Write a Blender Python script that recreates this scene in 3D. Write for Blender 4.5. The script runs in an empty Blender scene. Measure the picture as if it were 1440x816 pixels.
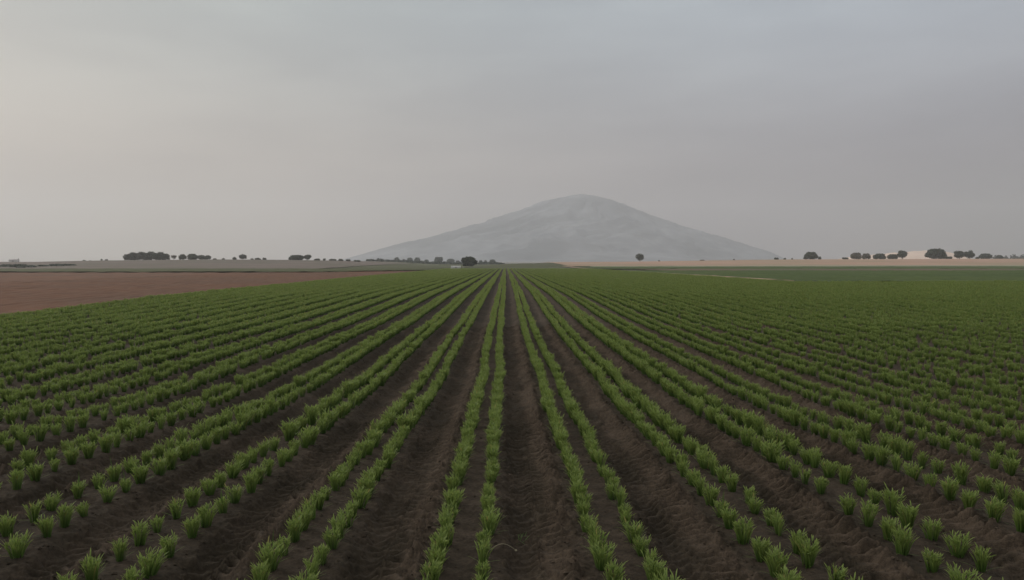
import bpy, math, random
import numpy as np

random.seed(7)
C = bpy.context.scene.collection
SC = bpy.context.scene
PI = math.pi

# ------------------------------------------------------------------ helpers
def hash2(ix, iy, seed):
    h = (ix.astype(np.int64) * 374761393 + iy.astype(np.int64) * 668265263 + seed * 1442695041) & 0xFFFFFFFF
    h = ((h ^ (h >> 13)) * 1274126177) & 0xFFFFFFFF
    h = h ^ (h >> 16)
    return (h & 0xFFFFFF) / float(0xFFFFFF)

def vnoise(x, y, seed=0):
    x = np.asarray(x, float); y = np.asarray(y, float)
    ix = np.floor(x); iy = np.floor(y)
    fx = x - ix; fy = y - iy
    fx = fx * fx * (3 - 2 * fx); fy = fy * fy * (3 - 2 * fy)
    ix = ix.astype(np.int64); iy = iy.astype(np.int64)
    a = hash2(ix, iy, seed); b = hash2(ix + 1, iy, seed)
    c = hash2(ix, iy + 1, seed); d = hash2(ix + 1, iy + 1, seed)
    return (a * (1 - fx) + b * fx) * (1 - fy) + (c * (1 - fx) + d * fx) * fy

def fbm(x, y, seed=0, oct=4):
    s = 0; a = .5; n = 0
    for i in range(oct):
        s = s + a * vnoise(x * 2 ** i, y * 2 ** i, seed + i * 17); n += a; a *= .5
    return s / n

def sstep(a, b, x):
    t = np.clip((np.asarray(x, float) - a) / (b - a), 0, 1)
    return t * t * (3 - 2 * t)

def mesh_np(name, V, F, smooth=True):
    """V (n,3), F (m,4) or (m,3) integer arrays"""
    me = bpy.data.meshes.new(name)
    V = np.asarray(V, np.float32); F = np.asarray(F, np.int32)
    k = F.shape[1]
    me.vertices.add(len(V)); me.vertices.foreach_set('co', V.ravel())
    me.loops.add(F.size); me.loops.foreach_set('vertex_index', F.ravel())
    me.polygons.add(len(F))
    me.polygons.foreach_set('loop_start', np.arange(0, F.size, k, dtype=np.int32))
    me.polygons.foreach_set('use_smooth', np.full(len(F), smooth, dtype=bool))
    me.update(calc_edges=True); me.validate()
    return me

def link(name, me, mat=None, parent=None):
    o = bpy.data.objects.new(name, me)
    C.objects.link(o)
    if mat: me.materials.append(mat)
    if parent: o.parent = parent
    return o

def grid(xs, ys, zf, off=0):
    X, Y = np.meshgrid(xs, ys)
    Z = zf(X, Y) + off
    V = np.stack([X, Y, Z], -1).reshape(-1, 3)
    nx, ny = len(xs), len(ys)
    i = np.arange(nx * ny).reshape(ny, nx)
    F = np.stack([i[:-1, :-1], i[:-1, 1:], i[1:, 1:], i[1:, :-1]], -1).reshape(-1, 4)
    return V, F

def join(parts):
    Vs, Fs, n = [], [], 0
    for V, F in parts:
        Vs.append(np.asarray(V, float).reshape(-1, 3)); Fs.append(np.asarray(F) + n); n += len(Vs[-1])
    return np.concatenate(Vs), np.concatenate(Fs)

def struct(name, parts, mat, smooth=True):
    V, F = join(parts)
    o = link(name, mesh_np(name, V, F, smooth), mat)
    o['kind'] = 'structure'
    return o

def tag(o, label, cat, group=None, kind=None):
    if label: o['label'] = label
    if cat: o['category'] = cat
    if group: o['group'] = group
    if kind: o['kind'] = kind
    return o

# ------------------------------------------------------------------ camera numbers (1440 x 816 photograph)
F_PX, HOR, VPX, CAM_Z = 973.0, 370.0, 711.0, 2.85
def wx(u, d): return (u - VPX) / F_PX * d            # lateral metres of photo column u at depth d
def proj(x, y, z): return VPX + F_PX * x / y, HOR - F_PX * (z - CAM_Z) / y

# ------------------------------------------------------------------ materials
def new_mat(name):
    m = bpy.data.materials.new(name); m.use_nodes = True
    nt = m.node_tree
    return m, nt, nt.nodes['Principled BSDF'], nt.nodes['Material Output']

def N(nt, typ, **kw):
    n = nt.nodes.new(typ)
    for k, v in kw.items(): setattr(n, k, v)
    return n

def noise_node(nt, vec, scale, detail=5, rough=.6):
    n = N(nt, 'ShaderNodeTexNoise'); n.inputs['Scale'].default_value = scale
    n.inputs['Detail'].default_value = detail; n.inputs['Roughness'].default_value = rough
    nt.links.new(vec, n.inputs['Vector']); return n

def ramp(nt, fac, stops):
    r = N(nt, 'ShaderNodeValToRGB'); e = r.color_ramp.elements
    while len(e) < len(stops): e.new(.5)
    for el, (p, c) in zip(e, stops): el.position = p; el.color = (*c, 1)
    nt.links.new(fac, r.inputs['Fac']); return r

def ground_mat(name, c0, c1, scale, stretch=(1, 1, 1), c2=None, scale2=.05, rough=.95, bump=0, bscale=30, bdist=.02):
    m, nt, b, out = new_mat(name)
    tc = N(nt, 'ShaderNodeTexCoord'); mp = N(nt, 'ShaderNodeMapping')
    mp.inputs['Scale'].default_value = stretch
    nt.links.new(tc.outputs['Object'], mp.inputs['Vector'])
    n = noise_node(nt, mp.outputs[0], scale)
    r = ramp(nt, n.outputs['Fac'], [(.3, c0), (.7, c1)])
    col = r.outputs['Color']
    if c2:
        n2 = noise_node(nt, tc.outputs['Object'], scale2, 4)
        r2 = ramp(nt, n2.outputs['Fac'], [(.42, (0, 0, 0)), (.62, (1, 1, 1))])
        mx = N(nt, 'ShaderNodeMix', data_type='RGBA')
        nt.links.new(r2.outputs['Color'], mx.inputs['Factor'])
        nt.links.new(col, mx.inputs['A']); mx.inputs['B'].default_value = (*c2, 1)
        col = mx.outputs['Result']
    nt.links.new(col, b.inputs['Base Color'])
    b.inputs['Roughness'].default_value = rough
    b.inputs['Specular IOR Level'].default_value = .15
    if bump:
        nb = noise_node(nt, mp.outputs[0], bscale, 6, .65)
        bp = N(nt, 'ShaderNodeBump'); bp.inputs['Strength'].default_value = bump; bp.inputs['Distance'].default_value = bdist
        nt.links.new(nb.outputs['Fac'], bp.inputs['Height']); nt.links.new(bp.outputs[0], b.inputs['Normal'])
    return m

def leaf_mat(name, c0, c1, tip=None, trans=.45, tcol=None, rnd=True, rough=.55, old=False):
    """leaf colour varies from plant to plant (Random) and along the blade (uv-like attribute 'along')"""
    m, nt, b, out = new_mat(name)
    oi = N(nt, 'ShaderNodeObjectInfo')
    ge = N(nt, 'ShaderNodeNewGeometry')
    mx = N(nt, 'ShaderNodeMix', data_type='RGBA')
    mx.inputs['A'].default_value = (*c0, 1); mx.inputs['B'].default_value = (*c1, 1)
    if rnd:
        ad = N(nt, 'ShaderNodeMath', operation='ADD'); ad.use_clamp = True
        m1 = N(nt, 'ShaderNodeMath', operation='MULTIPLY'); m1.inputs[1].default_value = .55
        m2 = N(nt, 'ShaderNodeMath', operation='MULTIPLY'); m2.inputs[1].default_value = .45
        nt.links.new(oi.outputs['Random'], m1.inputs[0]); nt.links.new(ge.outputs['Random Per Island'], m2.inputs[0])
        nt.links.new(m1.outputs[0], ad.inputs[0]); nt.links.new(m2.outputs[0], ad.inputs[1])
        nt.links.new(ad.outputs[0], mx.inputs['Factor'])
    else:
        nt.links.new(ge.outputs['Random Per Island'], mx.inputs['Factor'])
    col = mx.outputs['Result']
    if tip:
        at = N(nt, 'ShaderNodeAttribute', attribute_name='along')
        pw = N(nt, 'ShaderNodeMath', operation='POWER'); pw.inputs[1].default_value = 2.0
        nt.links.new(at.outputs['Fac'], pw.inputs[0])
        m3 = N(nt, 'ShaderNodeMix', data_type='RGBA')
        nt.links.new(pw.outputs[0], m3.inputs['Factor'])
        nt.links.new(col, m3.inputs['A']); m3.inputs['B'].default_value = (*tip, 1)
        col = m3.outputs['Result']
    if old:                                                              # a few yellowed leaves
        gt = ramp(nt, ge.outputs['Random Per Island'], [(.955, (0, 0, 0)), (.975, (1, 1, 1))])
        m4 = N(nt, 'ShaderNodeMix', data_type='RGBA'); nt.links.new(gt.outputs['Color'], m4.inputs['Factor'])
        nt.links.new(col, m4.inputs['A']); m4.inputs['B'].default_value = (.30, .27, .085, 1); col = m4.outputs['Result']
    nt.links.new(col, b.inputs['Base Color'])
    b.inputs['Roughness'].default_value = rough; b.inputs['Specular IOR Level'].default_value = .25
    tr = N(nt, 'ShaderNodeBsdfTranslucent')
    if tcol: tr.inputs['Color'].default_value = (*tcol, 1)
    else: nt.links.new(col, tr.inputs['Color'])
    ms = N(nt, 'ShaderNodeMixShader'); ms.inputs[0].default_value = trans
    nt.links.new(b.outputs[0], ms.inputs[1]); nt.links.new(tr.outputs[0], ms.inputs[2])
    nt.links.new(ms.outputs[0], out.inputs['Surface'])
    return m

def plain(name, c, rough=.8):
    m, nt, b, out = new_mat(name)
    tc = N(nt, 'ShaderNodeTexCoord')
    n = noise_node(nt, tc.outputs['Object'], 4, 4)
    r = ramp(nt, n.outputs['Fac'], [(.3, tuple(k * .82 for k in c)), (.7, tuple(min(1, k * 1.12) for k in c))])
    nt.links.new(r.outputs['Color'], b.inputs['Base Color'])
    b.inputs['Roughness'].default_value = rough
    return m

# crop soil : damp and drier earth, with furrow shade and slope light painted in
def soil_mat():
    m, nt, b, out = new_mat('dark_soil')
    tc = N(nt, 'ShaderNodeTexCoord')
    n1 = noise_node(nt, tc.outputs['Object'], 1.3, 6, .6)
    n2 = noise_node(nt, tc.outputs['Object'], 26, 6, .7)
    r0 = ramp(nt, n1.outputs['Fac'], [(.3, (.030, .0245, .0165)), (.7, (.045, .0355, .0245))])          # damp, packed; carries painted furrow shade
    rd = ramp(nt, n1.outputs['Fac'], [(.3, (.060, .0455, .0325)), (.7, (.083, .0635, .046))])          # dry crumb; carries painted light of the sunward slope
    at = N(nt, 'ShaderNodeAttribute', attribute_name='dry')  # mixes dry earth with light and shade painted into the colour
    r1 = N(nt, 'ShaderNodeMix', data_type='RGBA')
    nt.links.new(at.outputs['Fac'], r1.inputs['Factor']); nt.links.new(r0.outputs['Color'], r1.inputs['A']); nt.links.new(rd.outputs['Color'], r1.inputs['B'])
    r2 = ramp(nt, n2.outputs['Fac'], [(.3, (.55, .56, .57)), (.7, (1.38, 1.34, 1.3))])
    mu = N(nt, 'ShaderNodeMix', data_type='RGBA', blend_type='MULTIPLY'); mu.inputs['Factor'].default_value = 1
    nt.links.new(r1.outputs['Result'], mu.inputs['A']); nt.links.new(r2.outputs['Color'], mu.inputs['B'])
    nt.links.new(mu.outputs['Result'], b.inputs['Base Color'])
    b.inputs['Roughness'].default_value = .95; b.inputs['Specular IOR Level'].default_value = .12
    bp = N(nt, 'ShaderNodeBump'); bp.inputs['Strength'].default_value = .9; bp.inputs['Distance'].default_value = .02
    nb = noise_node(nt, tc.outputs['Object'], 45, 8, .7)
    nt.links.new(nb.outputs['Fac'], bp.inputs['Height']); nt.links.new(bp.outputs[0], b.inputs['Normal'])
    return m

M_SOIL = soil_mat()
M_LEAF = leaf_mat('crop_leaf', (.044, .098, .019), (.095, .160, .032), tip=(.31, .385, .10), trans=.45, old=True)
M_LEAF2 = leaf_mat('weed_leaf', (.06, .10, .03), (.09, .14, .04), trans=.35)
M_STALK = plain('dry_stalk', (.26, .23, .15))
M_GROUND = ground_mat('far_green_land', (.040, .050, .019), (.070, .077, .030), .35, c2=(.085, .088, .045), scale2=.018)
M_PLOUGH = ground_mat('red_ploughed_soil', (.118, .060, .036), (.172, .088, .052), 2.2, stretch=(1, .14, 1), c2=(.120, .070, .046), scale2=.06, bump=.6, bscale=3.0, bdist=.12)
M_HILL = ground_mat('grey_stubble', (.120, .098, .082), (.165, .130, .108), .06, stretch=(.25, 1, 1), c2=(.11, .10, .072), scale2=.012)
M_TAN = ground_mat('tan_field', (.33, .21, .15), (.42, .27, .195), .05, stretch=(.25, 1, 1), c2=(.29, .22, .145), scale2=.01)
M_DARKF = ground_mat('dark_crop', (.044, .067, .014), (.074, .101, .024), 1.0, stretch=(.5, .5, .5), c2=(.050, .074, .018), scale2=.03)
M_DARK2 = ground_mat('dark_green_strip', (.050, .056, .022), (.078, .083, .033), .3)
M_BARE = ground_mat('bare_strip', (.115, .075, .052), (.155, .10, .07), .2, stretch=(.2, 1, 1), c2=(.085, .09, .045), scale2=.02)
M_VERGE = ground_mat('pale_verge', (.20, .20, .13), (.28, .27, .18), .15, stretch=(.2, 1, 1))
M_TRACK = ground_mat('pale_track', (.25, .17, .115), (.40, .29, .205), .3, c2=(.085, .085, .035), scale2=.11)
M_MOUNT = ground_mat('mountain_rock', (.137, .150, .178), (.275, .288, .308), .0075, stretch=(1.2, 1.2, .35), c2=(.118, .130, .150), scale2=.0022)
M_PALE = ground_mat('pale_cliff', (.60, .46, .37), (.72, .57, .46), .02, stretch=(.4, 1, 2))
M_BARK = plain('bark', (.09, .07, .055))
M_CROWN = [leaf_mat('crown_dark', (.028, .040, .024), (.058, .074, .040), trans=.2, rnd=False),
           leaf_mat('crown_mid', (.040, .052, .030), (.078, .088, .048), trans=.2, rnd=False),
           leaf_mat('crown_brown', (.085, .080, .050), (.15, .125, .085), trans=.2, rnd=False),
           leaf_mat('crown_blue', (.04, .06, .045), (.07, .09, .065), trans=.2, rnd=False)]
M_WHITE = plain('white_sheet', (.60, .59, .56), .6)
M_ROOF = plain('grey_roof', (.34, .31, .30), .7)
M_POST = plain('weathered_wood', (.20, .17, .14))

# ------------------------------------------------------------------ terrain
PER, C0, HALF = 1.50, -.41, .215           # bed period, centre of the first bed, half row spacing
HX = np.array([-900, -600, -438, -401, -346, -253, -192, -142, -118, -105, -68, 0, 30, 53, 146, 223, 300, 562, 900])
HZ = np.array([3.9, 3.9, 3.8, 2.9, 5.0, 5.9, 5.6, 4.7, 3.5, 2.3, 1.4, 1.4, 1.9, 3.7, 4.4, 5.5, 6.7, 7.5, 7.5])
def terrain(x, y):
    x = np.asarray(x, float); y = np.asarray(y, float)
    und = -.28 * sstep(6, 17, y) * (1 - sstep(30, 62, y))
    # crest heights belong to the directions in which the land rises (fan-shaped valley)
    crest = np.interp(x, HX, HZ)
    d0 = np.where(x < -40, 600., 750.); s0 = np.where(x < -40, 335., 425.)
    t = np.clip((y - s0) / (d0 - s0), 0, 1)
    rise = crest * (.35 * t + .65 * t * t * (3 - 2 * t))
    rise = rise * (1 - sstep(900, 1800, y))
    return und + rise

def wobble(y): return (fbm(np.asarray(y, float) * .11, np.zeros_like(np.asarray(y, float)), 201, 3) - .5) * .20 * sstep(7, 16, y)
def bed_profile(x, y):
    t = (x - wobble(y) - C0) / PER
    return (t - np.round(t)) * PER         # signed metres from the bed centre, -.75 .. .75

def soil_z(x, y, detail=2):
    t = bed_profile(x, y); a = np.abs(t)
    bed_id = np.round((x - wobble(y) - C0) / PER)
    w = (fbm(x * 1.7, y * 1.1, 5, 3) - .5)
    z = .055 * (1 - sstep(.34, .50, a + w * .10))                     # raised bed
    z -= .022 * np.exp(-(t / .09) ** 2)                                # shallow drill groove between its rows
    f = np.where(t > 0, t - .75, t + .75)                              # metres from furrow centre
    z -= .085 * np.exp(-((f + .13) / .24) ** 2)                        # wheel-worn furrow, deeper on one side
    if detail >= 1:
        z += (fbm(x * 2.3, y * 2.3, 11, 4) - .5) * .06
    if detail >= 2:
        mask = sstep(.36, .46, a + w * .08)
        ph = y / .155 + 1.1 * np.abs(f + .05) / .155 * .55 + bed_id * .37 + (fbm(x * 3, y * 3, 23, 2) - .5) * 1.6
        fr = ph - np.floor(ph)
        lug = np.where(fr < .3, fr / .3, (1 - fr) / .7)
        lug = lug * lug * (3 - 2 * lug); lug = lug * lug * (3 - 2 * lug)
        lmod = .35 + .9 * vnoise(x * 2.1, y * 1.3, 31)
        side = .55 + .75 * sstep(-.1, .28, f)                           # deeper tread marks on the far slope
        z += (lug - .5) * .088 * mask * lmod * side
        for f0, wd_, am in ((.27, .085, .075), (-.02, .07, .042)):          # rows of lug prints along the tyre's two edges
            q = y / .158 + 2.4 * (f - f0) + bed_id * .53 + (fbm(x * 2, y * 2, 29, 2) - .5) * .9
            q = q - np.floor(q); sq = sstep(.02, .14, q) * (1 - sstep(.50, .66, q))
            z += sq * am * np.exp(-((f - f0) / wd_) ** 2) * np.clip(.15 + 1.5 * vnoise(x * 3.1, y * 2.3, 37), 0, 1.3)
        cl = fbm(x * 11, y * 11, 41, 4)
        edge = np.exp(-((np.abs(f) - .30) / .09) ** 2)
        z += (cl - .5) * (.030 + .085 * edge)
        z += np.clip(vnoise(x * 17, y * 17, 47) - .58, 0, 1) * .085 * (.45 + 1.4 * edge)
        z += np.clip(vnoise(x * 9, y * 9, 49) - .66, 0, 1) * .12 * (.2 + 1.2 * edge)
        z += (vnoise(x * 42, y * 42, 53) - .5) * .007
    return z

def dry_lit_tone(x, y):
    """0 = damp packed wheel mark plus painted furrow shade, 1 = dry crumb plus painted light on the shoulder facing the sun"""
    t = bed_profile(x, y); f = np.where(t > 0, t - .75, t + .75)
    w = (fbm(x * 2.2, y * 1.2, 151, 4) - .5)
    d = sstep(-.04, .12, f + w * .42) * (1 - sstep(.28, .40, f + w * .30))  # sunward shoulder painted lighter than the furrow floor
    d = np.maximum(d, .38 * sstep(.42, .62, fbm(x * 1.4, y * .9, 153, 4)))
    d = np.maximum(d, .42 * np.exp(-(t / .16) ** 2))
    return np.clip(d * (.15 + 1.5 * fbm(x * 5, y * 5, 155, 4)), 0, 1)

def ground_z(x, y, detail=2): return terrain(x, y) + soil_z(x, y, detail)

X0F, X1F = -28.0, 41.2                       # main field between ploughed land and the track
def lin(a, b, s): return np.linspace(a, b, max(2, int(round((b - a) / s)) + 1))
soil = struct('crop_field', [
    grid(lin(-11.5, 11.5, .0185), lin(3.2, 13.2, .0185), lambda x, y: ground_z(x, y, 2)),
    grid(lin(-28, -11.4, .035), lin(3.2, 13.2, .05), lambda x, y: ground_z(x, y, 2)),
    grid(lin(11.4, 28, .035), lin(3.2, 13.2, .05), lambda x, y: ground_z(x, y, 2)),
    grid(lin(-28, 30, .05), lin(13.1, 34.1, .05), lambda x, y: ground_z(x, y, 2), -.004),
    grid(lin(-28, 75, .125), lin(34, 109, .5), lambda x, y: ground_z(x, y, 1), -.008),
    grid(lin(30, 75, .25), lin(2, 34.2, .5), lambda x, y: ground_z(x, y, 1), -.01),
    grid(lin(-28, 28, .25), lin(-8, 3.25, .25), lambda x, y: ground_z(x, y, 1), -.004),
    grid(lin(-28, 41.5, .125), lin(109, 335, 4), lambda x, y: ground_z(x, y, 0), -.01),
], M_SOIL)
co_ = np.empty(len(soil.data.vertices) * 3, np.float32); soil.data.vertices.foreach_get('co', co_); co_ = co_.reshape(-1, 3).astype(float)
at_ = soil.data.attributes.new('dry', 'FLOAT', 'POINT'); at_.data.foreach_set('value', dry_lit_tone(co_[:, 0], co_[:, 1]).astype(np.float32))  # stores painted slope light together with the dry patches

# one sheet of land reaching the horizon, under everything
xs = np.concatenate([np.linspace(-7000, -900, 40), np.linspace(-880, 880, 177), np.linspace(900, 7000, 40)])
ys = np.concatenate([np.linspace(-60, 320, 39), np.linspace(325, 900, 116), np.linspace(920, 2000, 40), np.linspace(2100, 6800, 40)])
def gz(x, y): return terrain(x, y) - .32
struct('ground', [grid(xs, ys, gz)], M_GROUND)

def T(x, y): return terrain(x, y)
def plough_z(x, y):
    big = .09 * np.sin(x / 1.9 * 2 * PI + 1.5 * fbm(x * .2, y * .05, 3, 2)) + (fbm(x * 1.1, y * .5, 61, 3) - .5) * .22
    return terrain(x, y) + big - .02
struct('ploughed_field', [grid(lin(-75, -27.6, .22), lin(24, 262, .9), plough_z),
                          grid(lin(-420, -75, 1.5), lin(24, 207, 1.5), plough_z)], M_PLOUGH)
def rough(amp, sx, sy, seed): return lambda x, y: terrain(x, y) + (fbm(x * sx, y * sy, seed, 3) - .5) * amp
sv, sF = grid(lin(-420, -28, 2), lin(0, 1, .012), lambda x, y: x * 0)
y0_ = np.interp(sv[:, 0], [-420, -58, -28], [207, 207, 256]) + (vnoise(sv[:, 0] * .3, sv[:, 0] * 0, 72) - .5) * 2.5
sv[:, 1] = y0_ + sv[:, 1] * (322 - y0_)
sv[:, 2] = rough(.4, .25, .25, 71)(sv[:, 0], sv[:, 1]) + .28
struct('green_strip', [(sv, sF)], M_DARK2)
struct('stubble_hill', [grid(lin(-900, -96, 6), lin(322.5, 760, 6), rough(.35, .05, .1, 73), -.02)], M_HILL)
struct('tan_field', [grid(lin(47.5, 900, 6), lin(505, 900, 6), rough(.3, .05, .1, 75), .02)], M_TAN)
def dark_z(x, y): return terrain(x, y) - .10 + sstep(46.5, 49, x) * (.20 + (fbm(x * .5, y * .5, 77, 3) - .5) * .45)
struct('dark_field', [grid(lin(41.6, 520, 1.0), lin(101, 255, .8), dark_z, 0),
                      grid(lin(47.2, 600, 3), lin(330, 470, 2), rough(.4, .3, .3, 78), .08)], M_DARKF)
struct('bare_strip', [grid(lin(60, 600, 4), lin(255.2, 329.8, 2), rough(.25, .1, .2, 79), .05)], M_BARE)
struct('pale_verge', [grid(lin(60, 700, 4), lin(470.2, 504.8, 2), rough(.25, .1, .2, 81), .05)], M_VERGE)
def knoll_z(x, y):
    a = (x - wx(738, 560)) / 32.; b = (y - 560) / 95.
    return terrain(x, y) + 1.9 * np.clip(1 - a * a - b * b, -.4, 1) ** 1.0 + (fbm(x * .2, y * .2, 83, 3) - .5) * .3
struct('dark_green_rise', [grid(lin(-28, 62, 2), lin(450, 670, 3), knoll_z)], M_DARK2)
# dirt track : worn, wandering edges
ty = np.concatenate([lin(109.5, 300, 1.5), lin(302, 640, 4)])
cx = 44.0 + 1.6 * np.sin(ty / 61.) - .012 * np.clip(ty - 330, 0, 999) + (vnoise(ty * .11, ty * 0, 91) - .5) * 1.2
wd = 1.35 + .7 * (vnoise(ty * .09, ty * 0 + 4, 93) - .3) + .0022 * ty
wd = wd * sstep(112, 135, ty) + .15
K = np.linspace(-1, 1, 9)
TX = cx[:, None] + wd[:, None] * K[None]; TY = np.repeat(ty[:, None], 9, 1)
TZ = terrain(TX, TY) + .10 - .05 * K[None] ** 2 * 2 + (fbm(TX, TY * .6, 95, 3) - .5) * .10
ii = np.arange(TX.size).reshape(TX.shape)
struct('dirt_track', [(np.stack([TX, TY, TZ], -1).reshape(-1, 3),
                       np.stack([ii[:-1, :-1], ii[:-1, 1:], ii[1:, 1:], ii[1:, :-1]], -1).reshape(-1, 4))], M_TRACK)

# mountain : lopsided cone with gullies
SIL = [(430, 370), (490, 366), (540, 352.5), (600, 338), (650, 325), (700, 309.5), (735, 297), (755, 289), (780, 281.5), (800, 276.5), (822, 273.5),
       (840, 277), (860, 284.5), (880, 293), (900, 302.5), (930, 314.5), (960, 325), (1000, 338), (1038, 349.5), (1070, 360.5), (1090, 370), (1150, 371)]
MD = 5000.0
pkx = wx(822, MD)
sx_ = np.array([wx(u, MD) - pkx for u, v in SIL]); sz_ = np.array([CAM_Z + (HOR - v) / F_PX * MD for u, v in SIL])
def mount_z(x, y):
    dx = x - pkx; dy = y - MD
    r = np.hypot(dx, dy); th = np.arctan2(dy, dx)
    k = .5 - .5 * np.cos(th)                                             # 1 on the photo's long shoulder side
    pl = np.interp(-r, sx_, sz_); pr = np.interp(r, sx_, sz_)
    z = pl * k + pr * (1 - k)
    ca, sa = np.cos(th), np.sin(th)
    th = th + (fbm(x * .0022, y * .0022, 107, 3) - .5) * .9
    ca, sa = np.cos(th), np.sin(th)
    gul = 1 - np.abs(2 * fbm(ca * 5 + r * .0010, sa * 5 + r * .0012, 101, 4) - 1)
    gul2 = 1 - np.abs(2 * fbm(ca * 12 + r * .003, sa * 12 - r * .0025, 103, 3) - 1)
    body = sstep(60, 420, r) * (1 - sstep(900, 1900, r))
    z = z + body * ((gul - .75) * 60 + (gul2 - .75) * 34)
    z = z + (fbm(x * .006, y * .006, 105, 4) - .5) * 16 * sstep(30, 200, z)
    return np.maximum(z, -3)
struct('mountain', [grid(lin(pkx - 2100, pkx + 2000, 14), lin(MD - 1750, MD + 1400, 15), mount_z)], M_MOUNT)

# pale eroded hill behind the trees
CD = 1600.0
cu = np.array([wx(u, CD) for u in (1150, 1180, 1225, 1278, 1306, 1330, 1345, 1375, 1410)])
cz = np.array([2, 13, 22, 28, 33.5, 30, 22, 9, 0.])
def cliff_z(x, y):
    ridge = np.interp(x, cu, cz)
    prof = np.exp(-((y - CD) / 75) ** 2) * .85 + .15 * np.exp(-((y - CD) / 190) ** 2)
    return ridge * prof * (.9 + .2 * fbm(x * .03, y * .03, 111, 4)) + (fbm(x * .05, y * .02, 113, 3) - .5) * 4 - 1
struct('pale_hill', [grid(lin(700, 1180, 6), lin(1350, 1850, 10), cliff_z)], M_PALE)

# ------------------------------------------------------------------ crop plants
rng = np.random.default_rng(11)
def blade(base, az, tilt, curl, L, W, seg, twist=0.0):
    """a leaf blade : ribbon that leaves the base at 'tilt' from vertical and bends outwards"""
    pts, s = [], np.linspace(0, 1, seg + 1)
    p = np.array(base, float); dirs = []
    for i in range(seg + 1):
        a = tilt + curl * s[i] ** 1.6
        d = np.array([math.sin(a) * math.cos(az), math.sin(a) * math.sin(az), math.cos(a)])
        pts.append(p.copy()); dirs.append(d); p = p + d * L / seg
    side0 = np.array([-math.sin(az + twist), math.cos(az + twist), 0])
    V, al = [], []
    for i in range(seg + 1):
        w = W * (.45 + 1.1 * s[i] - 1.35 * s[i] ** 2.2) if i < seg else W * .10
        V += [pts[i] - side0 * w / 2, pts[i] + side0 * w / 2]; al += [s[i]] * 2
    F = [[2 * i, 2 * i + 1, 2 * i + 3, 2 * i + 2] for i in range(seg)]
    return np.array(V), np.array(F), np.array(al)

def plant_mesh(name, seed, H=.26, R=.06, spread=.42, nb=46, seg=4, W=.0175, shoots=0):
    g = np.random.default_rng(seed)
    Vs, Fs, A, n = [], [], [], 0
    def add(t):
        nonlocal n
        Vs.append(t[0]); Fs.append(t[1] + n); A.append(t[2]); n += len(t[0])
    for i in range(nb):
        q = math.sqrt(g.random()); az = g.random() * 2 * PI
        b = (R * q * math.cos(az), R * q * math.sin(az), -.015)
        L = H * (1.02 - .22 * q * g.random()) * g.uniform(.8, 1.08)
        add(blade(b, az + g.normal(0, .35), spread * q * g.uniform(.5, 1.1), g.uniform(.15, 1.0) * (.45 + .8 * q), L, W * g.uniform(.7, 1.25), seg, g.normal(0, .7)))
        for _k in range(1 + (g.random() < .6)):                                             # side leaflet near the top of the stem
            h = L * g.uniform(.55, .88); tl = spread * q * .8
            bb = (b[0] + math.sin(tl) * math.cos(az) * h, b[1] + math.sin(tl) * math.sin(az) * h, math.cos(tl) * h)
            t = blade(bb, az + g.uniform(-1.6, 1.6), g.uniform(.35, .95), g.uniform(.2, .7), L * g.uniform(.20, .34), W * 1.1, max(2, seg - 1), g.normal(0, .6))
            add((t[0], t[1], .45 + .5 * t[2]))
    for i in range(5):                                                   # low outer leaves near the soil
        az = g.random() * 2 * PI
        t = blade((0, 0, .01), az, g.uniform(.85, 1.25), .45, H * g.uniform(.55, .85), W * .7, seg, 0)
        add((t[0], t[1], t[2] * .6))
    V = np.concatenate(Vs); F = np.concatenate(Fs); al = np.concatenate(A)
    me = mesh_np(name, V, F)
    if len(me.vertices) == len(al):
        at = me.attributes.new('along', 'FLOAT', 'POINT'); at.data.foreach_set('value', al.astype(np.float32))
    me.materials.append(M_LEAF)
    return me

KINDS = []                                                               # (mesh, look word, height, spread)
for i, (look, H, sp, nb) in enumerate([
        ('bushy', .265, .34, 60), ('bushy', .27, .32, 64), ('upright', .295, .20, 50), ('upright', .285, .22, 52), ('small', .235, .28, 42),
        ('small', .24, .30, 44), ('spreading', .265, .46, 52), ('spreading', .26, .44, 50), ('thin', .27, .30, 32), ('thin', .265, .28, 34)]):
    KINDS.append((plant_mesh('crop_plant_leaves', 100 + i, H, .050 if look != 'thin' else .038, sp * .84, int(nb * 1.2)), look))
FAR = [plant_mesh('far_plant_leaves', 200 + i, .28, .062, .38, 24, 2, .038) for i in range(6)]

def shoot_mesh(seed, k, L=.22):
    g = np.random.default_rng(seed); parts = []; n = 0; Vs = []; Fs = []
    for i in range(k):
        az = g.random() * 2 * PI
        V, F, a = blade((.03 * math.cos(az), .03 * math.sin(az), .12), az, g.uniform(.02, .2), g.uniform(.0, .35), L * g.uniform(1.0, 1.5), .012, 5, 0)
        Vs.append(V); Fs.append(F + n); n += len(V)
    me = mesh_np('shoot_blade', np.concatenate(Vs), np.concatenate(Fs)); me.materials.append(M_LEAF); return me
SHOOTS = [shoot_mesh(300 + i, 1 + i % 2) for i in range(5)]

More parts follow.
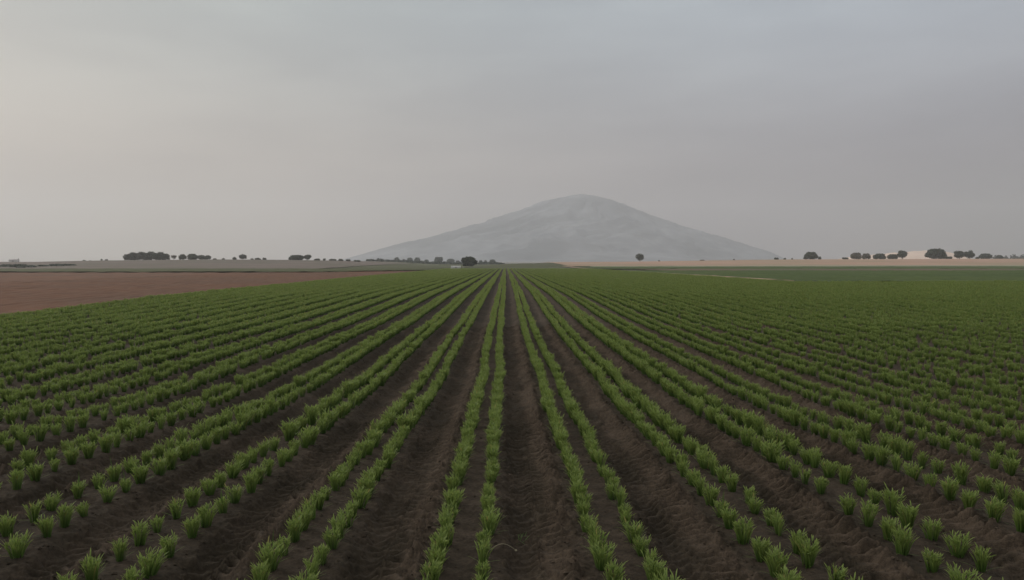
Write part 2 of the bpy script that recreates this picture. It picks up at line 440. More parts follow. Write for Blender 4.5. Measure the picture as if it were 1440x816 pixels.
# every plant position in the two-row beds, as far as the field reaches
pts = []
bed0, bed1 = -18, 50
for b in range(bed0, bed1):
    for s in (-1, 1):
        xr = C0 + b * PER + s * (HALF + (.155 if b >= 6 else .11 if b == 5 else .07 if b == 4 else .03 if b == 3 else 0))
        if xr < X0F + .25: continue
        step = .33 if b in (-1, 0, 1) else .375 if 1 < b < 5 else .34 if b >= 5 else .385
        yend = 328 if xr < X1F else 95.5
        if xr >= X1F: yend = 93 + 13 * vnoise(np.array(xr * .16), np.array(3.3), 211) + rng.random() * 3
        y = 2.4 + rng.random() * step
        while y < yend:
            st = step if y < 9 else (max(.31, step * (1 - .018 * (y - 9))) if y < 60 else (.38 if y < 160 else .48))
            if abs(xr) < .76 * max(y, 3) + 9:                            # seen from here or from a few steps aside
                gap = 0 if b in (0, 1) and y < 16 else .015 if y < 10 else .03 if y < 40 else .02
                if rng.random() > gap:
                    pts.append((xr + rng.normal(0, .018), y + rng.normal(0, .035), b, s))
            y += st
P = np.array(pts); P[:, 0] += wobble(P[:, 1])
PZ = np.where(P[:, 1] < 34, ground_z(P[:, 0], P[:, 1], 1), ground_z(P[:, 0], P[:, 1], 0)) - .005
SCL = rng.normal(1.0, .10, len(P)).clip(.7, 1.25)
vig = .86 + .28 * fbm(P[:, 0] * .5, P[:, 1] * .35, 131, 3)                # patches of stronger and weaker growth
SCL = SCL * vig
SCL *= .86 + .14 * sstep(6.5, 12, P[:, 1])
SCL *= 1 + np.where(P[:, 0] > 4.5, -.05, np.where(P[:, 0] < -5, -.03, .10)) * sstep(9, 16, P[:, 1]) + .10 * sstep(40, 70, P[:, 1])
ROT = rng.random(len(P)) * 2 * PI
KND = rng.integers(0, len(KINDS), len(P))

U, Vb = proj(P[:, 0], P[:, 1], PZ); _, Vt = proj(P[:, 0], P[:, 1], PZ + .22 * SCL)
inview = (U > -8) & (U < 1448) & (Vt < 812)
size = np.where(inview, SCL * np.where(inview, 1 / np.maximum(P[:, 1], .1), 0), -1)
near = np.argsort(-size)[:300]
near_set = np.zeros(len(P), bool); near_set[near] = True

ORD = ['zeroth', 'first', 'second', 'third', 'fourth', 'fifth', 'sixth', 'seventh', 'eighth', 'ninth', 'tenth', 'eleventh', 'twelfth', 'thirteenth', 'fourteenth',
       'fifteenth', 'sixteenth', 'seventeenth', 'eighteenth', 'nineteenth', 'twentieth', 'twenty-first', 'twenty-second', 'twenty-third', 'twenty-fourth', 'twenty-fifth',
       'twenty-sixth', 'twenty-seventh', 'twenty-eighth', 'twenty-ninth', 'thirtieth']
rows = {}
for i in np.nonzero(inview & (P[:, 1] < 30))[0]:
    rows.setdefault((int(P[i, 2]), int(P[i, 3])), []).append(i)
for k in rows: rows[k].sort(key=lambda i: P[i, 1])
def row_rank(b, s):
    j = 2 * b + (s + 1) // 2          # 0,1 = first bed (ploughed side), 2,3 = next bed (track side)
    return (2 - j, 'ploughed field side') if j <= 1 else (j - 1, 'sandy track side')
grng = random.Random(3)
stalk_done = False
for (b, s), idx in rows.items():
    rank, side = row_rank(b, s)
    for n, i in enumerate(idx):
        if not near_set[i]: continue
        me, look = KINDS[KND[i]]
        shoot = grng.random() < (.22 if P[i, 0] < -2.5 else .06)
        o = bpy.data.objects.new('crop_plant', me); C.objects.link(o)
        o.location = (P[i, 0], P[i, 1], PZ[i]); o.rotation_euler = (grng.gauss(0, .05), grng.gauss(0, .05), ROT[i]); o.scale = (SCL[i],) * 3
        if shoot:
            c = bpy.data.objects.new('tall_shoot', SHOOTS[grng.randrange(5)]); C.objects.link(c); c.parent = o
            c['label'] = 'tall thin blade standing above the tuft'
        lab = f"{look} plant {ORD[n + 1]} from the camera, {ORD[rank]} row from central furrow, {side}"
        tag(o, lab, 'crop plant', 'young crop plants in paired rows')
        if (b, s) == (0, 1) and not stalk_done and n == 1:
            stalk_done = True
            q = np.linspace(0, 1, 12)
            path = np.stack([.02 + .34 * q, -.03 - .02 * q, .10 + .17 * np.sin(q * 2.5) ** 1.0 * (1 - .25 * q)], -1)
            Vs = []
            for j in range(12):
                r_ = .0022
                for a in range(6): Vs.append(path[j] + r_ * np.array([0, math.cos(a * PI / 3), math.sin(a * PI / 3)]))
            Fs = [[6 * j + a, 6 * j + (a + 1) % 6, 6 * (j + 1) + (a + 1) % 6, 6 * (j + 1) + a] for j in range(11) for a in range(6)]
            tip = path[-1]; n0 = len(Vs)                                   # small pale head at the end
            for k in range(5):
                ph = PI * k / 4
                for a in range(6): Vs.append(tip + np.array([-.014 * math.cos(ph), .010 * math.sin(ph) * math.cos(a * PI / 3), .010 * math.sin(ph) * math.sin(a * PI / 3)]))
            Fs += [[n0 + 6 * k + a, n0 + 6 * k + (a + 1) % 6, n0 + 6 * (k + 1) + (a + 1) % 6, n0 + 6 * (k + 1) + a] for k in range(4) for a in range(6)]
            st = link('dry_stalk', mesh_np('dry_stalk', np.array(Vs), np.array(Fs)), M_STALK, o)
            o.rotation_euler = (0, 0, 0); st['label'] = 'pale dry stalk arching over the furrow'

# the thousands beyond the nearest three hundred : one mass
rest = ~near_set
vcol = bpy.data.collections.new('crop_plant_kinds')                      # not linked to the scene: sources for the mass
for i, (me, look) in enumerate(KINDS): vcol.objects.link(bpy.data.objects.new(f'a_near_{i:02d}', me))
for i, me in enumerate(FAR): vcol.objects.link(bpy.data.objects.new(f'b_far_{i:02d}', me))
R = P[rest]
me = bpy.data.meshes.new('crop_rows'); me.vertices.add(len(R))
me.vertices.foreach_set('co', np.stack([R[:, 0], R[:, 1], PZ[rest]], -1).astype(np.float32).ravel())
kind = np.where(R[:, 1] < 32, KND[rest], len(KINDS) + rng.integers(0, len(FAR), len(R))).astype(np.int32)
for nm, ty_, val in (('plant_scale', 'FLOAT', SCL[rest].astype(np.float32)), ('plant_rot', 'FLOAT', ROT[rest].astype(np.float32)), ('plant_kind', 'INT', kind)):
    a = me.attributes.new(nm, ty_, 'POINT'); a.data.foreach_set('value', val)
mass = link('crop_rows', me)
tag(mass, 'green crop plants in long paired rows filling the field to the distance', 'crop', kind='stuff')
ng = bpy.data.node_groups.new('crop_rows', 'GeometryNodeTree')
ng.interface.new_socket('Geometry', in_out='INPUT', socket_type='NodeSocketGeometry')
ng.interface.new_socket('Geometry', in_out='OUTPUT', socket_type='NodeSocketGeometry')
gi = N(ng, 'NodeGroupInput'); go = N(ng, 'NodeGroupOutput')
ip = N(ng, 'GeometryNodeInstanceOnPoints'); ci = N(ng, 'GeometryNodeCollectionInfo')
ci.inputs['Collection'].default_value = vcol; ci.inputs['Separate Children'].default_value = True; ci.inputs['Reset Children'].default_value = True
def named(nm, ty_):
    n = N(ng, 'GeometryNodeInputNamedAttribute', data_type=ty_); n.inputs['Name'].default_value = nm; return n
cb = N(ng, 'ShaderNodeCombineXYZ')
ng.links.new(gi.outputs[0], ip.inputs['Points']); ng.links.new(ci.outputs[0], ip.inputs['Instance'])
ip.inputs['Pick Instance'].default_value = True
ng.links.new(named('plant_kind', 'INT').outputs[0], ip.inputs['Instance Index'])
ng.links.new(named('plant_rot', 'FLOAT').outputs[0], cb.inputs['Z']); ng.links.new(cb.outputs[0], ip.inputs['Rotation'])
ng.links.new(named('plant_scale', 'FLOAT').outputs[0], ip.inputs['Scale'])
ng.links.new(ip.outputs[0], go.inputs[0])
md = mass.modifiers.new('crop_rows', 'NODES'); md.node_group = ng

# loose crumbs of earth on the soil between the rows
g = np.random.default_rng(404)
def clod(seed):
    q = np.random.default_rng(seed)
    V = np.array([(0, 0, 1), (1, 0, .1), (0, 1, 0), (-1, 0, .1), (0, -1, 0), (.1, 0, -.7), (.7, .7, .5), (-.7, .6, .5), (-.6, -.7, .5), (.7, -.6, .5)]) * q.uniform(.65, 1.25, (10, 3))
    F = [(0, 6, 7), (0, 7, 8), (0, 8, 9), (0, 9, 6), (1, 6, 9), (2, 7, 6), (3, 8, 7), (4, 9, 8), (1, 2, 6), (2, 3, 7), (3, 4, 8), (4, 1, 9), (5, 2, 1), (5, 3, 2), (5, 4, 3), (5, 1, 4)]
    return V, np.array(F)
CL = [clod(i) for i in range(12)]
n_ = 26000
cy_ = 5.2 + 20 * g.random(n_) ** 1.7; cx_ = (g.random(n_) * 2 - 1) * (cy_ * .78 + 1)
t_ = bed_profile(cx_, cy_); f_ = np.where(t_ > 0, t_ - .75, t_ + .75)
keep = g.random(n_) < (.12 + .9 * np.exp(-((f_ - .33) / .10) ** 2) + .55 * np.exp(-((f_ + .36) / .10) ** 2)) * (.3 + 1.1 * fbm(cx_ * 1.1, cy_ * 1.1, 221, 2))
cx_, cy_ = cx_[keep], cy_[keep]; cz_ = ground_z(cx_, cy_, 2)
parts = []
for i in range(len(cx_)):
    V, F = CL[i % 12]; r_ = .007 + .022 * g.random() ** 2.6; a = g.random() * 6.28; ca, sa = math.cos(a), math.sin(a)
    parts.append((np.stack([V[:, 0] * ca - V[:, 1] * sa, V[:, 0] * sa + V[:, 1] * ca, V[:, 2] * .75], -1) * r_ + (cx_[i], cy_[i], cz_[i]), F))
V, F = join(parts); cm = mesh_np('soil_clods', V, F, False)
cat_ = cm.attributes.new('dry', 'FLOAT', 'POINT'); cat_.data.foreach_set('value', np.repeat((dry_lit_tone(cx_, cy_) * .8 + .15 * g.random(len(cx_))), 10).astype(np.float32)[:len(V)])  # clods take the same dry and painted-light tone as the soil
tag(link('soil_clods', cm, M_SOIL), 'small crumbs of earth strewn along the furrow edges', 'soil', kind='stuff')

# ------------------------------------------------------------------ trees
def tube(path, radii, k=7):
    V, F = [], []
    path = np.asarray(path, float)
    for i, p in enumerate(path):
        d = path[min(i + 1, len(path) - 1)] - path[max(i - 1, 0)]; d /= np.linalg.norm(d) + 1e-9
        a = np.cross(d, [0.3, 1, .1]); a /= np.linalg.norm(a); b = np.cross(d, a)
        for j in range(k):
            t = 2 * PI * j / k; V.append(p + radii[i] * (a * math.cos(t) + b * math.sin(t)))
    for i in range(len(path) - 1):
        for j in range(k): F.append([i * k + j, i * k + (j + 1) % k, (i + 1) * k + (j + 1) % k, (i + 1) * k + j])
    return np.array(V), np.array(F)

def leaf_cloud(g, blobs, n, s):
    """n small leaf-clump faces scattered in and on the blobs (cx,cy,cz,rx,ry,rz)"""
    blobs = np.asarray(blobs, float)
    vol = blobs[:, 3] * blobs[:, 4] * blobs[:, 5]; pick = g.choice(len(blobs), n, p=vol ** .7 / (vol ** .7).sum())
    d = g.normal(size=(n, 3)); d /= np.linalg.norm(d, axis=1)[:, None]
    rad = (.45 + .55 * g.random(n) ** .5) * g.uniform(.8, 1.22, n)
    c = blobs[pick, :3] + d * rad[:, None] * blobs[pick, 3:]
    nrm = d + g.normal(0, .55, (n, 3)); nrm /= np.linalg.norm(nrm, axis=1)[:, None]
    a = np.cross(nrm, g.normal(size=(n, 3))); a /= np.linalg.norm(a, axis=1)[:, None]; b = np.cross(nrm, a)
    sz = s * g.uniform(.5, 1.3, n)[:, None]
    q = [c - a * sz - b * sz * .6, c + a * sz * .2 - b * sz, c + a * sz + b * sz * .5, c - a * sz * .3 + b * sz]
    V = np.stack(q, 1).reshape(-1, 3); F = np.arange(4 * n).reshape(n, 4)
    return V, F

def tree(name, u, D, w_px, h_px, label, group=None, mat=0, shape='round', cat='tree', seed=None, n=None, base_off=0, x=None):
    g = np.random.default_rng(seed if seed is not None else int(u * 13 + D))
    X = wx(u, D) if x is None else x
    z = float(terrain(X, D)) + base_off
    W = w_px / F_PX * D; H = h_px / F_PX * D
    t = bpy.data.objects.new(name, None); C.objects.link(t); t.location = (X, D, z - .1)
    tag(t, label, cat, group)
    th = {'round': .06, 'dome': .05, 'bush': .02, 'bare': .16}[shape] * H
    r0 = max(.08, .035 * H)
    parts = [tube([(0, 0, -.3), (.02 * W, 0, th * .6), (0, .02 * W, th + .25 * H), (.01 * W, 0, .72 * H)], [r0 * 1.25, r0, r0 * .7, r0 * .25])]
    for k in range(6):
        az = k * 1.05 + g.random(); st = th + g.uniform(.02, .25) * H; e = np.array([math.cos(az) * W * .34, math.sin(az) * W * .34, st + g.uniform(.18, .4) * H])
        parts.append(tube([(0, 0, st), e * np.array([.5, .5, 1]) - np.array([0, 0, .06 * H]), e], [r0 * .5, r0 * .32, r0 * .1], 5))
    V, F = join(parts); link('trunk', mesh_np('trunk', V, F), M_BARK, t)
    R_ = W / 2; blobs = []
    ch = H - th
    if shape == 'dome':
        blobs.append((0, 0, th + ch * .45, R_ * .82, R_ * .82, ch * .45))
        for k in range(11):
            az = k * .571 + g.random() * .4; rr = R_ * g.uniform(.5, .68)
            blobs.append((math.cos(az) * rr, math.sin(az) * rr, th + ch * g.uniform(.18, .62), R_ * .33, R_ * .33, ch * .26))
        for k in range(6):
            az = k * 1.05; rr = R_ * g.uniform(.15, .5)
            blobs.append((math.cos(az) * rr, math.sin(az) * rr, th + ch * .78, R_ * .34, R_ * .34, ch * .2))
    elif shape == 'bush':
        for k in range(9):
            az = k * .7 + g.random(); rr = R_ * g.uniform(.2, .66)
            blobs.append((math.cos(az) * rr, math.sin(az) * rr, H * g.uniform(.2, .5), R_ * .36, R_ * .36, H * g.uniform(.3, .45)))
    else:
        blobs.append((0, 0, th + ch * .5, R_ * .72, R_ * .72, ch * .44))
        for k in range(12):
            az = k * .524 * 2.4 + g.random() * .5; el = g.uniform(-.55, .95); rr = R_ * .6 * math.cos(el)
            blobs.append((math.cos(az) * rr, math.sin(az) * rr, th + ch * (.5 + .36 * math.sin(el)), R_ * g.uniform(.28, .42), R_ * g.uniform(.28, .42), ch * g.uniform(.18, .27)))
    cnt = n or int(min(4200, 420 + 150 * w_px))
    if shape == 'bare': cnt = int(cnt * .35)
    V, F = leaf_cloud(g, blobs, cnt, max(.14, .042 * W))
    V[:, 2] = np.maximum(V[:, 2], .02)
    link('crown', mesh_np('crown', V, F, False), M_CROWN[mat], t)
    return t

HILLT, TANT, CENT = 'trees along the grey hill crest', 'trees along the tan field crest', 'trees behind the green rows'
tree('round_tree', 660, 480, 24, 13.5, 'large dark flat-topped dome tree standing alone at the end of the crop rows', mat=0, shape='dome', base_off=.5)
tree('round_tree', 900, 760, 12.5, 12, 'lone dark round tree on the tan field in front of the mountain', mat=0, shape='round')
tree('oak_tree', 1141.5, 755, 20, 10.5, 'lone broad dark tree with a stepped crown on the tan field crest', TANT, 0, 'dome')
tree('low_bush', 1154, 756, 6.5, 5, 'small dark bush touching the lone broad dark tree', TANT, 0, 'bush', 'bush')
tree('oak_tree', 1205.5, 758, 16, 9.5, 'brownish thin-leaved tree at the start of the row by the pale hill', TANT, 2, 'dome')
tree('oak_tree', 1220, 762, 13, 8.5, 'smaller grey-brown tree beside the brownish thin-leaved tree', TANT, 2, 'dome', seed=9)
tree('oak_tree', 1238.5, 757, 18, 8, 'wide low dark tree standing before the foot of the pale hill', TANT, 1, 'dome')
tree('oak_tree', 1257.5, 764, 15, 7, 'low dark tree tucked against a taller round tree before the pale hill', TANT, 1, 'dome')
tree('oak_tree', 1271, 756, 14.5, 12.5, 'tall round dark tree in front of the pale hill slope', TANT, 0, 'round')
tree('oak_tree', 1319, 754, 27, 14.5, 'biggest dark tree of the crest row, at the high end of the pale hill', TANT, 0, 'dome')
tree('low_bush', 1338, 758, 11, 4.5, 'low bush between the biggest crest tree and the twin trees', TANT, 1, 'bush', 'bush')
tree('oak_tree', 1352, 757, 15, 11.5, 'first of the twin dark trees, next to a low bush', TANT, 0, 'round')
tree('oak_tree', 1366.5, 757, 14.5, 12, 'second of the twin dark trees, on the side away from the low bush', TANT, 0, 'round')
tree('low_bush', 1378, 760, 6, 3.5, 'little bush in the gap beyond the twin dark trees', TANT, 1, 'bush', 'bush')
tree('oak_tree', 1389.5, 770, 18, 7.5, 'faded low tree beyond the twin dark trees', TANT, 3, 'dome')
tree('oak_tree', 1409, 840, 10, 6, 'palest small tree near the far end of the crest row', TANT, 3, 'dome')
tree('low_bush', 1190.5, 755, 9, 3.2, 'low dark flat bush alone just before the row of crest trees', TANT, 0, 'bush', 'bush')
tree('low_bush', 1092.5, 755, 8.5, 3.4, 'low dark bush at the foot of the mountain slope end', TANT, 0, 'bush', 'bush')
tree('low_bush', 1105, 757, 5, 3, 'smaller dark bush between two others at the mountain slope end', TANT, 0, 'bush', 'bush')
tree('low_bush', 1115, 758, 3.5, 2.6, 'tiniest dark bush, nearest the lone broad tree', TANT, 1, 'bush', 'bush')
tree('low_bush', 927, 755, 3, 2, 'tiny bush beside the lone round tree on the tan field', TANT, 1, 'bush', 'bush')
tree('low_bush', 988, 758, 8, 1.8, 'very low bush on the tan field below the middle of the mountain slope', TANT, 1, 'bush', 'bush')
tree('low_bush', 1033, 757, 3, 2.4, 'tiny bush on the tan field below the thin lower mountain slope', TANT, 1, 'bush', 'bush')
# grey hill crest
tree('low_bush', 122.5, 600, 4.5, 2.6, 'tiny dark bush farthest out on the bare hill crest', HILLT, 0, 'bush', 'bush')
tree('low_bush', 131, 606, 3.5, 1.6, 'faint low bush between the tiny hill crest bushes', HILLT, 1, 'bush', 'bush')
tree('low_bush', 146.5, 600, 3.5, 3, 'small upright bush of the pair near the long grove', HILLT, 0, 'bush', 'bush')
tree('low_bush', 153, 602, 5, 2.4, 'flatter bush of the pair near the long grove', HILLT, 0, 'bush', 'bush')
gl = ['grove tree at the end facing the tiny bushes', 'grove tree second from the tiny-bush end, shoulder high in the crown line', 'grove tree third from the tiny-bush end',
      'grove tree fourth from the tiny-bush end', 'middle tree of the long dark grove', 'grove tree just past the middle towards the pale bare tree',
      'grove tree third from the pale bare tree', 'grove tree second from the pale bare tree', 'grove tree at the end beside the pale bare tree']
for k in range(9):
    tree('grove_tree', 183 + k * 6.5, 582 + (k % 3) * 5, 13.5, [9.6, 12.2, 10.8, 12.6, 11.2, 12.9, 11.0, 12.3, 9.8][k], 'dark ' + gl[k], 'trees of the long dark grove', 0, 'dome', seed=500 + k, n=1500, base_off=-.4)
tree('pale_tree', 247, 625, 9, 7.5, 'pale thin brownish tree between the grove and the shorter tree line', HILLT, 2, 'bare')
tree('hill_tree', 259.5, 604, 11.5, 8, 'grey-green tree at the start of the shorter line beside the pale tree', HILLT, 1, 'dome')
tree('hill_tree', 273, 604, 15, 8.5, 'tallest tree of the shorter line, between two lower trees', HILLT, 1, 'dome')
tree('hill_tree', 286, 606, 13, 6.5, 'low tree third along the shorter line', HILLT, 1, 'dome')
tree('hill_tree', 294.5, 606, 10, 6.2, 'low tree closing the shorter line away from the grove', HILLT, 1, 'dome')
tree('low_bush', 304, 606, 6, 2.2, 'flat bush just past the shorter tree line', HILLT, 1, 'bush', 'bush')
tree('low_bush', 316, 606, 5, 2.6, 'little bush midway between the shorter tree line and the round hill tree', HILLT, 1, 'bush', 'bush')
tree('low_bush', 331.5, 604, 7, 4.4, 'dark bush beside the single round hill tree', HILLT, 1, 'bush', 'bush')
tree('hill_tree', 343, 603, 11.5, 8, 'single round dark tree on the hill crest beside a dark bush', HILLT, 0, 'round')
tree('low_bush', 356, 606, 5, 2.4, 'small flat bush just past the single round hill tree', HILLT, 1, 'bush', 'bush')
tree('low_bush', 364, 606, 9, 3.4, 'long low bush halfway to the broad hill tree pair', HILLT, 1, 'bush', 'bush')
tree('low_bush', 373, 604, 7, 3.8, 'rounded bush next before the broad hill tree pair', HILLT, 1, 'bush', 'bush')
tree('hill_tree', 418, 602, 22, 6.8, 'broad low tree joined to a taller round one on the hill', HILLT, 0, 'dome')
tree('hill_tree', 433.5, 602, 11.5, 8.4, 'taller round tree joined to the broad low one on the hill', HILLT, 0, 'round')
tree('low_bush', 447, 606, 9, 3.2, 'low bush first past the joined hill trees', HILLT, 1, 'bush', 'bush')
tree('low_bush', 457, 606, 5.5, 3.8, 'upright little bush second past the joined hill trees', HILLT, 1, 'bush', 'bush')
tree('low_bush', 469, 606, 13, 3.2, 'long low bush third past the joined hill trees', HILLT, 1, 'bush', 'bush')
tree('low_bush', 480, 604, 9, 3.4, 'rounded low bush fourth past the joined hill trees', HILLT, 1, 'bush', 'bush')
tree('low_bush', 490, 604, 9, 3.2, 'low bush where the hill crest meets the mountain foot', HILLT, 1, 'bush', 'bush')
tree('low_bush', 503, 602, 11, 2.6, 'flat bush on the falling end of the hill crest', HILLT, 1, 'bush', 'bush')
# misty trees in the middle distance
ctr = [(533, 8, 4.5, 'misty low tree first beyond the end of the grey hill'), (545, 7, 4, 'small misty tree between two larger ones beyond the grey hill end'),
       (558.5, 8, 7.5, 'upright misty tree standing above its neighbours beyond the grey hill'), (568, 6, 4.5, 'small misty tree between the upright one and the misty pair'),
       (577, 9, 7, 'first tree of the misty pair'), (587, 10, 7.5, 'second and slightly taller tree of the misty pair'), (600, 8, 4.5, 'low misty tree between the misty pair and the rounded misty tree'),
       (617, 14, 9, 'rounded misty tree, largest of those beside the big dome tree'), (634, 13, 7, 'flat misty tree between the rounded one and the big dome tree'),
       (644, 7, 5, 'little misty tree half hidden by the big dome tree'), (676, 7, 5.5, 'misty tree just past the big dome tree'), (683, 5.5, 6, 'thin misty tree in the gap past the big dome tree'),
       (693, 10, 6.5, 'last misty tree before the open field end')]
for k, (u, w, h, lab) in enumerate(ctr):
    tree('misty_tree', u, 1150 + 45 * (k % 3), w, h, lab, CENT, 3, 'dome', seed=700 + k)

# masses too far to count
def mass_of_leaves(name, label, cat, spec, mat, seed):
    g = np.random.default_rng(seed); parts = []
    for (x, y, w, h) in spec:
        z = float(terrain(x, y))
        V, F = leaf_cloud(g, [(x, y, z + h * .35, w / 2, w * .35, h * .6)], 140, max(.25, .12 * w))
        V[:, 2] = np.maximum(V[:, 2], z - .3); parts.append((V, F))
    V, F = join(parts); o = link(name, mesh_np(name, V, F, False), M_CROWN[mat]); return tag(o, label, cat, kind='stuff')
g = np.random.default_rng(5)
mass_of_leaves('undergrowth', 'dark green scrub along the far end of the crop rows', 'scrub',
               [(wx(u, 900), 890 + g.uniform(-25, 25), g.uniform(7, 12), g.uniform(1.5, 2.8)) for u in np.arange(520, 706, 4.2)], 3, 21)
mass_of_leaves('scrub_foliage', 'grey-green scrub at the foot of the bare hill', 'scrub',
               [(wx(u, 390), 350 + g.uniform(0, 70), g.uniform(4, 8), g.uniform(.35, .8)) for u in np.arange(-30, 78, 3.2)], 3, 22)
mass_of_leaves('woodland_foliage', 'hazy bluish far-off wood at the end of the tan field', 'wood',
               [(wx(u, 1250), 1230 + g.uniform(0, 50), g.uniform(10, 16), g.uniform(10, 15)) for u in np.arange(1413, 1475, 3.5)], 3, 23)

# ------------------------------------------------------------------ small built things
def box(x0, x1, y0, y1, z0, z1):
    V = [(x, y, z) for z in (z0, z1) for (x, y) in ((x0, y0), (x1, y0), (x1, y1), (x0, y1))]
    return np.array(V, float), np.array([[3, 2, 1, 0], [4, 5, 6, 7], [0, 1, 5, 4], [1, 2, 6, 5], [2, 3, 7, 6], [3, 0, 4, 7]])
def shed(name, u, D, w, d, h, label, cat, rot=0, lift=0):
    X = wx(u, D); t = bpy.data.objects.new(name, None); C.objects.link(t)
    t.location = (X, D, float(terrain(X, D)) + lift - .1); t.rotation_euler.z = rot; tag(t, label, cat)
    V, F = join([box(-w / 2, w / 2, -d / 2, d / 2, -.4, h)]); link('wall', mesh_np('wall', V, F, False), M_WHITE, t)
    e, r = .15, h * .38                                                   # gabled roof slab
    A = [(-w / 2 - e, -d / 2 - e, h + .01), (w / 2 + e, -d / 2 - e, h + .01), (w / 2 + e, 0, h + r), (-w / 2 - e, 0, h + r), (w / 2 + e, d / 2 + e, h + .01), (-w / 2 - e, d / 2 + e, h + .01)]
    A += [(a, b, c + .08) for a, b, c in A]
    q = [[0, 1, 2, 3], [3, 2, 4, 5], [6, 9, 8, 7], [9, 11, 10, 8], [0, 6, 7, 1], [5, 4, 10, 11], [0, 3, 9, 6], [3, 5, 11, 9], [1, 7, 8, 2], [2, 8, 10, 4]]
    link('roof', mesh_np('roof', np.array(A), np.array(q), False), M_WHITE if lift else M_ROOF, t)
    V, F = join([box(-w * .12, w * .12, -d / 2 - .03, -d / 2 - .002, -.1, h * .75)]); link('door', mesh_np('door', V, F, False), M_ROOF, t)
    return t
shed('low_shed', 641, 395, 5.2, 2.4, .75, 'low white shed on the green strip below the big dome tree', 'shed', .15, .15)
shed('farm_shed', 25, 640, 7.0, 4.0, 1.9, 'small white farm shed on the hill edge beside a thin pole', 'shed', .1)
X = wx(31.2, 632); t = bpy.data.objects.new('utility_pole', None); C.objects.link(t); t.location = (X, 632, float(terrain(X, 632)))
tag(t, 'thin wooden pole with a crossarm standing beside the white farm shed', 'pole')
V, F = tube([(0, 0, -.4), (0, 0, 2), (0, 0, 3.6)], [.12, .10, .08]); link('post', mesh_np('post', V, F), M_POST, t)
V, F = join([box(-.7, .7, -.14, -.085, 3.1, 3.22)]); link('crossarm', mesh_np('crossarm', V, F, False), M_POST, t)

# a weed in the central furrow
g = np.random.default_rng(77); Vs, Fs, n = [], [], 0
for i in range(26):
    az = g.random() * 6.28; q = g.random() * .16
    V, F, a = blade((q * math.cos(az * 1.7), q * math.sin(az * 1.7), 0), az, g.uniform(.5, 1.2), .4, g.uniform(.04, .09), .012, 3)
    Vs.append(V); Fs.append(F + n); n += len(V)
wy = 7.15; wxx = wx(737, wy)
w_ = link('weed', mesh_np('weed', np.concatenate(Vs), np.concatenate(Fs)), M_LEAF2); w_.location = (wxx, wy, float(ground_z(wxx, wy, 1)))
tag(w_, 'flat dull-green weed patch growing in the bare central furrow', 'weed')

# ------------------------------------------------------------------ haze
V, F = join([box(-6500, 6500, -60.5, 6700, -5, 560)])
hz = link('haze', mesh_np('haze', V, F[:, ::-1].copy() if False else F, False))
hm = bpy.data.materials.new('haze'); hm.use_nodes = True; nt = hm.node_tree; nt.nodes.clear()
ho = N(nt, 'ShaderNodeOutputMaterial'); pv = N(nt, 'ShaderNodeVolumePrincipled')
pv.inputs['Color'].default_value = (.88, .882, .89, 1); pv.inputs['Anisotropy'].default_value = .40; pv.inputs['Density'].default_value = .00023
nt.links.new(pv.outputs[0], ho.inputs['Volume']); hz.data.materials.append(hm)
tag(hz, None, None, kind='stuff')

# ------------------------------------------------------------------ light and sky
SUN_AZ, SUN_EL = math.radians(-62), math.radians(28)                     # from +Y towards -X
dirv = np.array([math.sin(SUN_AZ) * math.cos(SUN_EL), math.cos(SUN_AZ) * math.cos(SUN_EL), math.sin(SUN_EL)])
sl = bpy.data.lights.new('sun', 'SUN'); sl.energy = 1.35; sl.angle = math.radians(11); sl.color = (1, .95, .90)
so = bpy.data.objects.new('sun', sl); C.objects.link(so)
from mathutils import Vector
so.rotation_euler = Vector(-dirv).to_track_quat('-Z', 'Y').to_euler()

W = bpy.data.worlds.new('World'); SC.world = W; W.use_nodes = True; nt = W.node_tree
bg = nt.nodes['Background']; bg.inputs['Strength'].default_value = .10
sky = N(nt, 'ShaderNodeTexSky', sky_type='NISHITA'); sky.sun_disc = False
sky.sun_elevation = SUN_EL; sky.sun_rotation = SUN_AZ; sky.air_density = 1.0; sky.dust_density = 6; sky.ozone_density = 1
tc = N(nt, 'ShaderNodeTexCoord'); sp = N(nt, 'ShaderNodeSeparateXYZ'); nt.links.new(tc.outputs['Generated'], sp.inputs[0])
def mrange(src, a, b, lo=0, hi=1):
    m = N(nt, 'ShaderNodeMapRange', interpolation_type='SMOOTHSTEP'); nt.links.new(src, m.inputs['Value'])
    m.inputs['From Min'].default_value = a; m.inputs['From Max'].default_value = b; m.inputs['To Min'].default_value = lo; m.inputs['To Max'].default_value = hi
    return m.outputs[0]
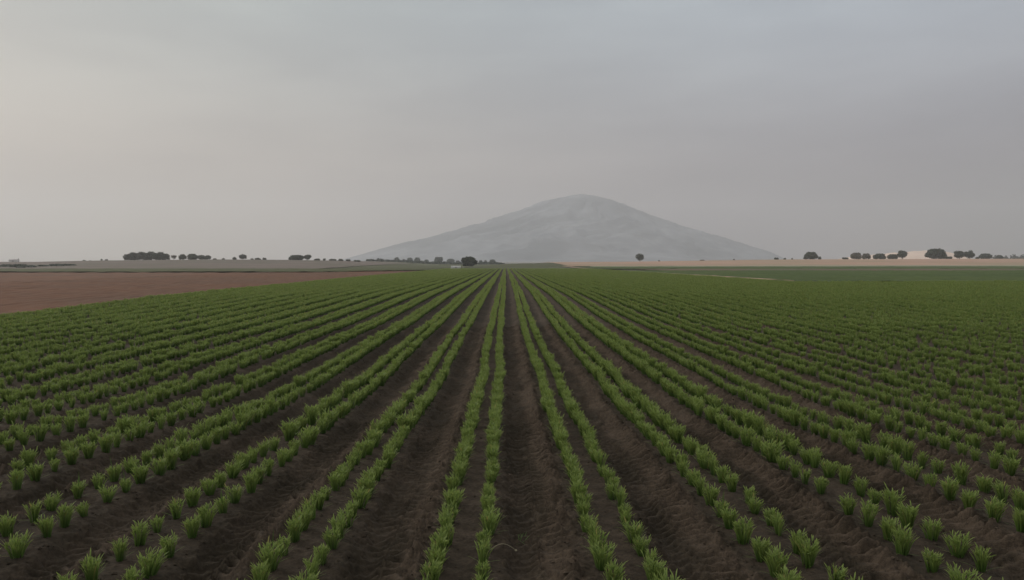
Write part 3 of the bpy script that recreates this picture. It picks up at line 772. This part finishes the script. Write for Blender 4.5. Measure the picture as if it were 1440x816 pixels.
def mixc(f, a, b, blend='MIX'):
    m = N(nt, 'ShaderNodeMix', data_type='RGBA', blend_type=blend)
    for s, v in (('Factor', f), ('A', a), ('B', b)):
        if hasattr(v, 'is_output'): nt.links.new(v, m.inputs[s])
        elif s == 'Factor': m.inputs[s].default_value = v
        else: m.inputs[s].default_value = (*v, 1)
    return m.outputs['Result']
K_ = 10.0
def c(r, g_, b): # sRGB 0-255 -> linear, scaled for the background strength
    f = lambda v: ((v / 255 + .055) / 1.055) ** 2.4 if v > 10 else v / 255 / 12.92
    return tuple(f(v) * K_ for v in (r, g_, b))
side = mrange(sp.outputs['X'], -.60, .62)
low = mixc(side, c(184, 171, 161), c(140, 132, 138))
high = mixc(side, c(176, 185, 183), c(179, 189, 199))
hgt = mrange(sp.outputs['Z'], .02, .40)
cloud = mixc(hgt, low, high)
mp = N(nt, 'ShaderNodeMapping'); mp.inputs['Scale'].default_value = (1, 1, 4.5); nt.links.new(tc.outputs['Generated'], mp.inputs['Vector'])
nz = noise_node(nt, mp.outputs[0], 2.6, 5, .5)
cl = ramp(nt, nz.outputs['Fac'], [(.36, (.90, .895, .91)), (.64, (1.09, 1.085, 1.075))])
cloud = mixc(1.0, cloud, cl.outputs['Color'], 'MULTIPLY')
cloud = mixc(mrange(sp.outputs['Z'], .36, .85), cloud, (4.6 * 2, 4.5 * 2, 4.5 * 2))
col = mixc(.93, sky.outputs[0], cloud)
nt.links.new(col, bg.inputs['Color'])

# ------------------------------------------------------------------ camera and render settings
cam = bpy.data.cameras.new('camera'); cam.sensor_width = 36; cam.lens = F_PX * 36 / 1440; cam.clip_start = .05; cam.clip_end = 30000
co = bpy.data.objects.new('camera', cam); C.objects.link(co); co.location = (0, 0, CAM_Z)
co.rotation_euler = (math.radians(90) - math.atan((408 - HOR) / F_PX), 0, -math.atan((720 - VPX) / F_PX))
SC.camera = co
SC.view_settings.view_transform = 'Standard'; SC.view_settings.look = 'None'; SC.view_settings.gamma = 1; SC.view_settings.exposure = 0
SC.render.engine = 'CYCLES'
cy = SC.cycles
cy.use_denoising = True; cy.denoiser = 'OPENIMAGEDENOISE'; cy.volume_bounces = 4; cy.max_bounces = 8; cy.diffuse_bounces = 3; cy.transmission_bounces = 4
cy.use_adaptive_sampling = True; cy.adaptive_threshold = .01
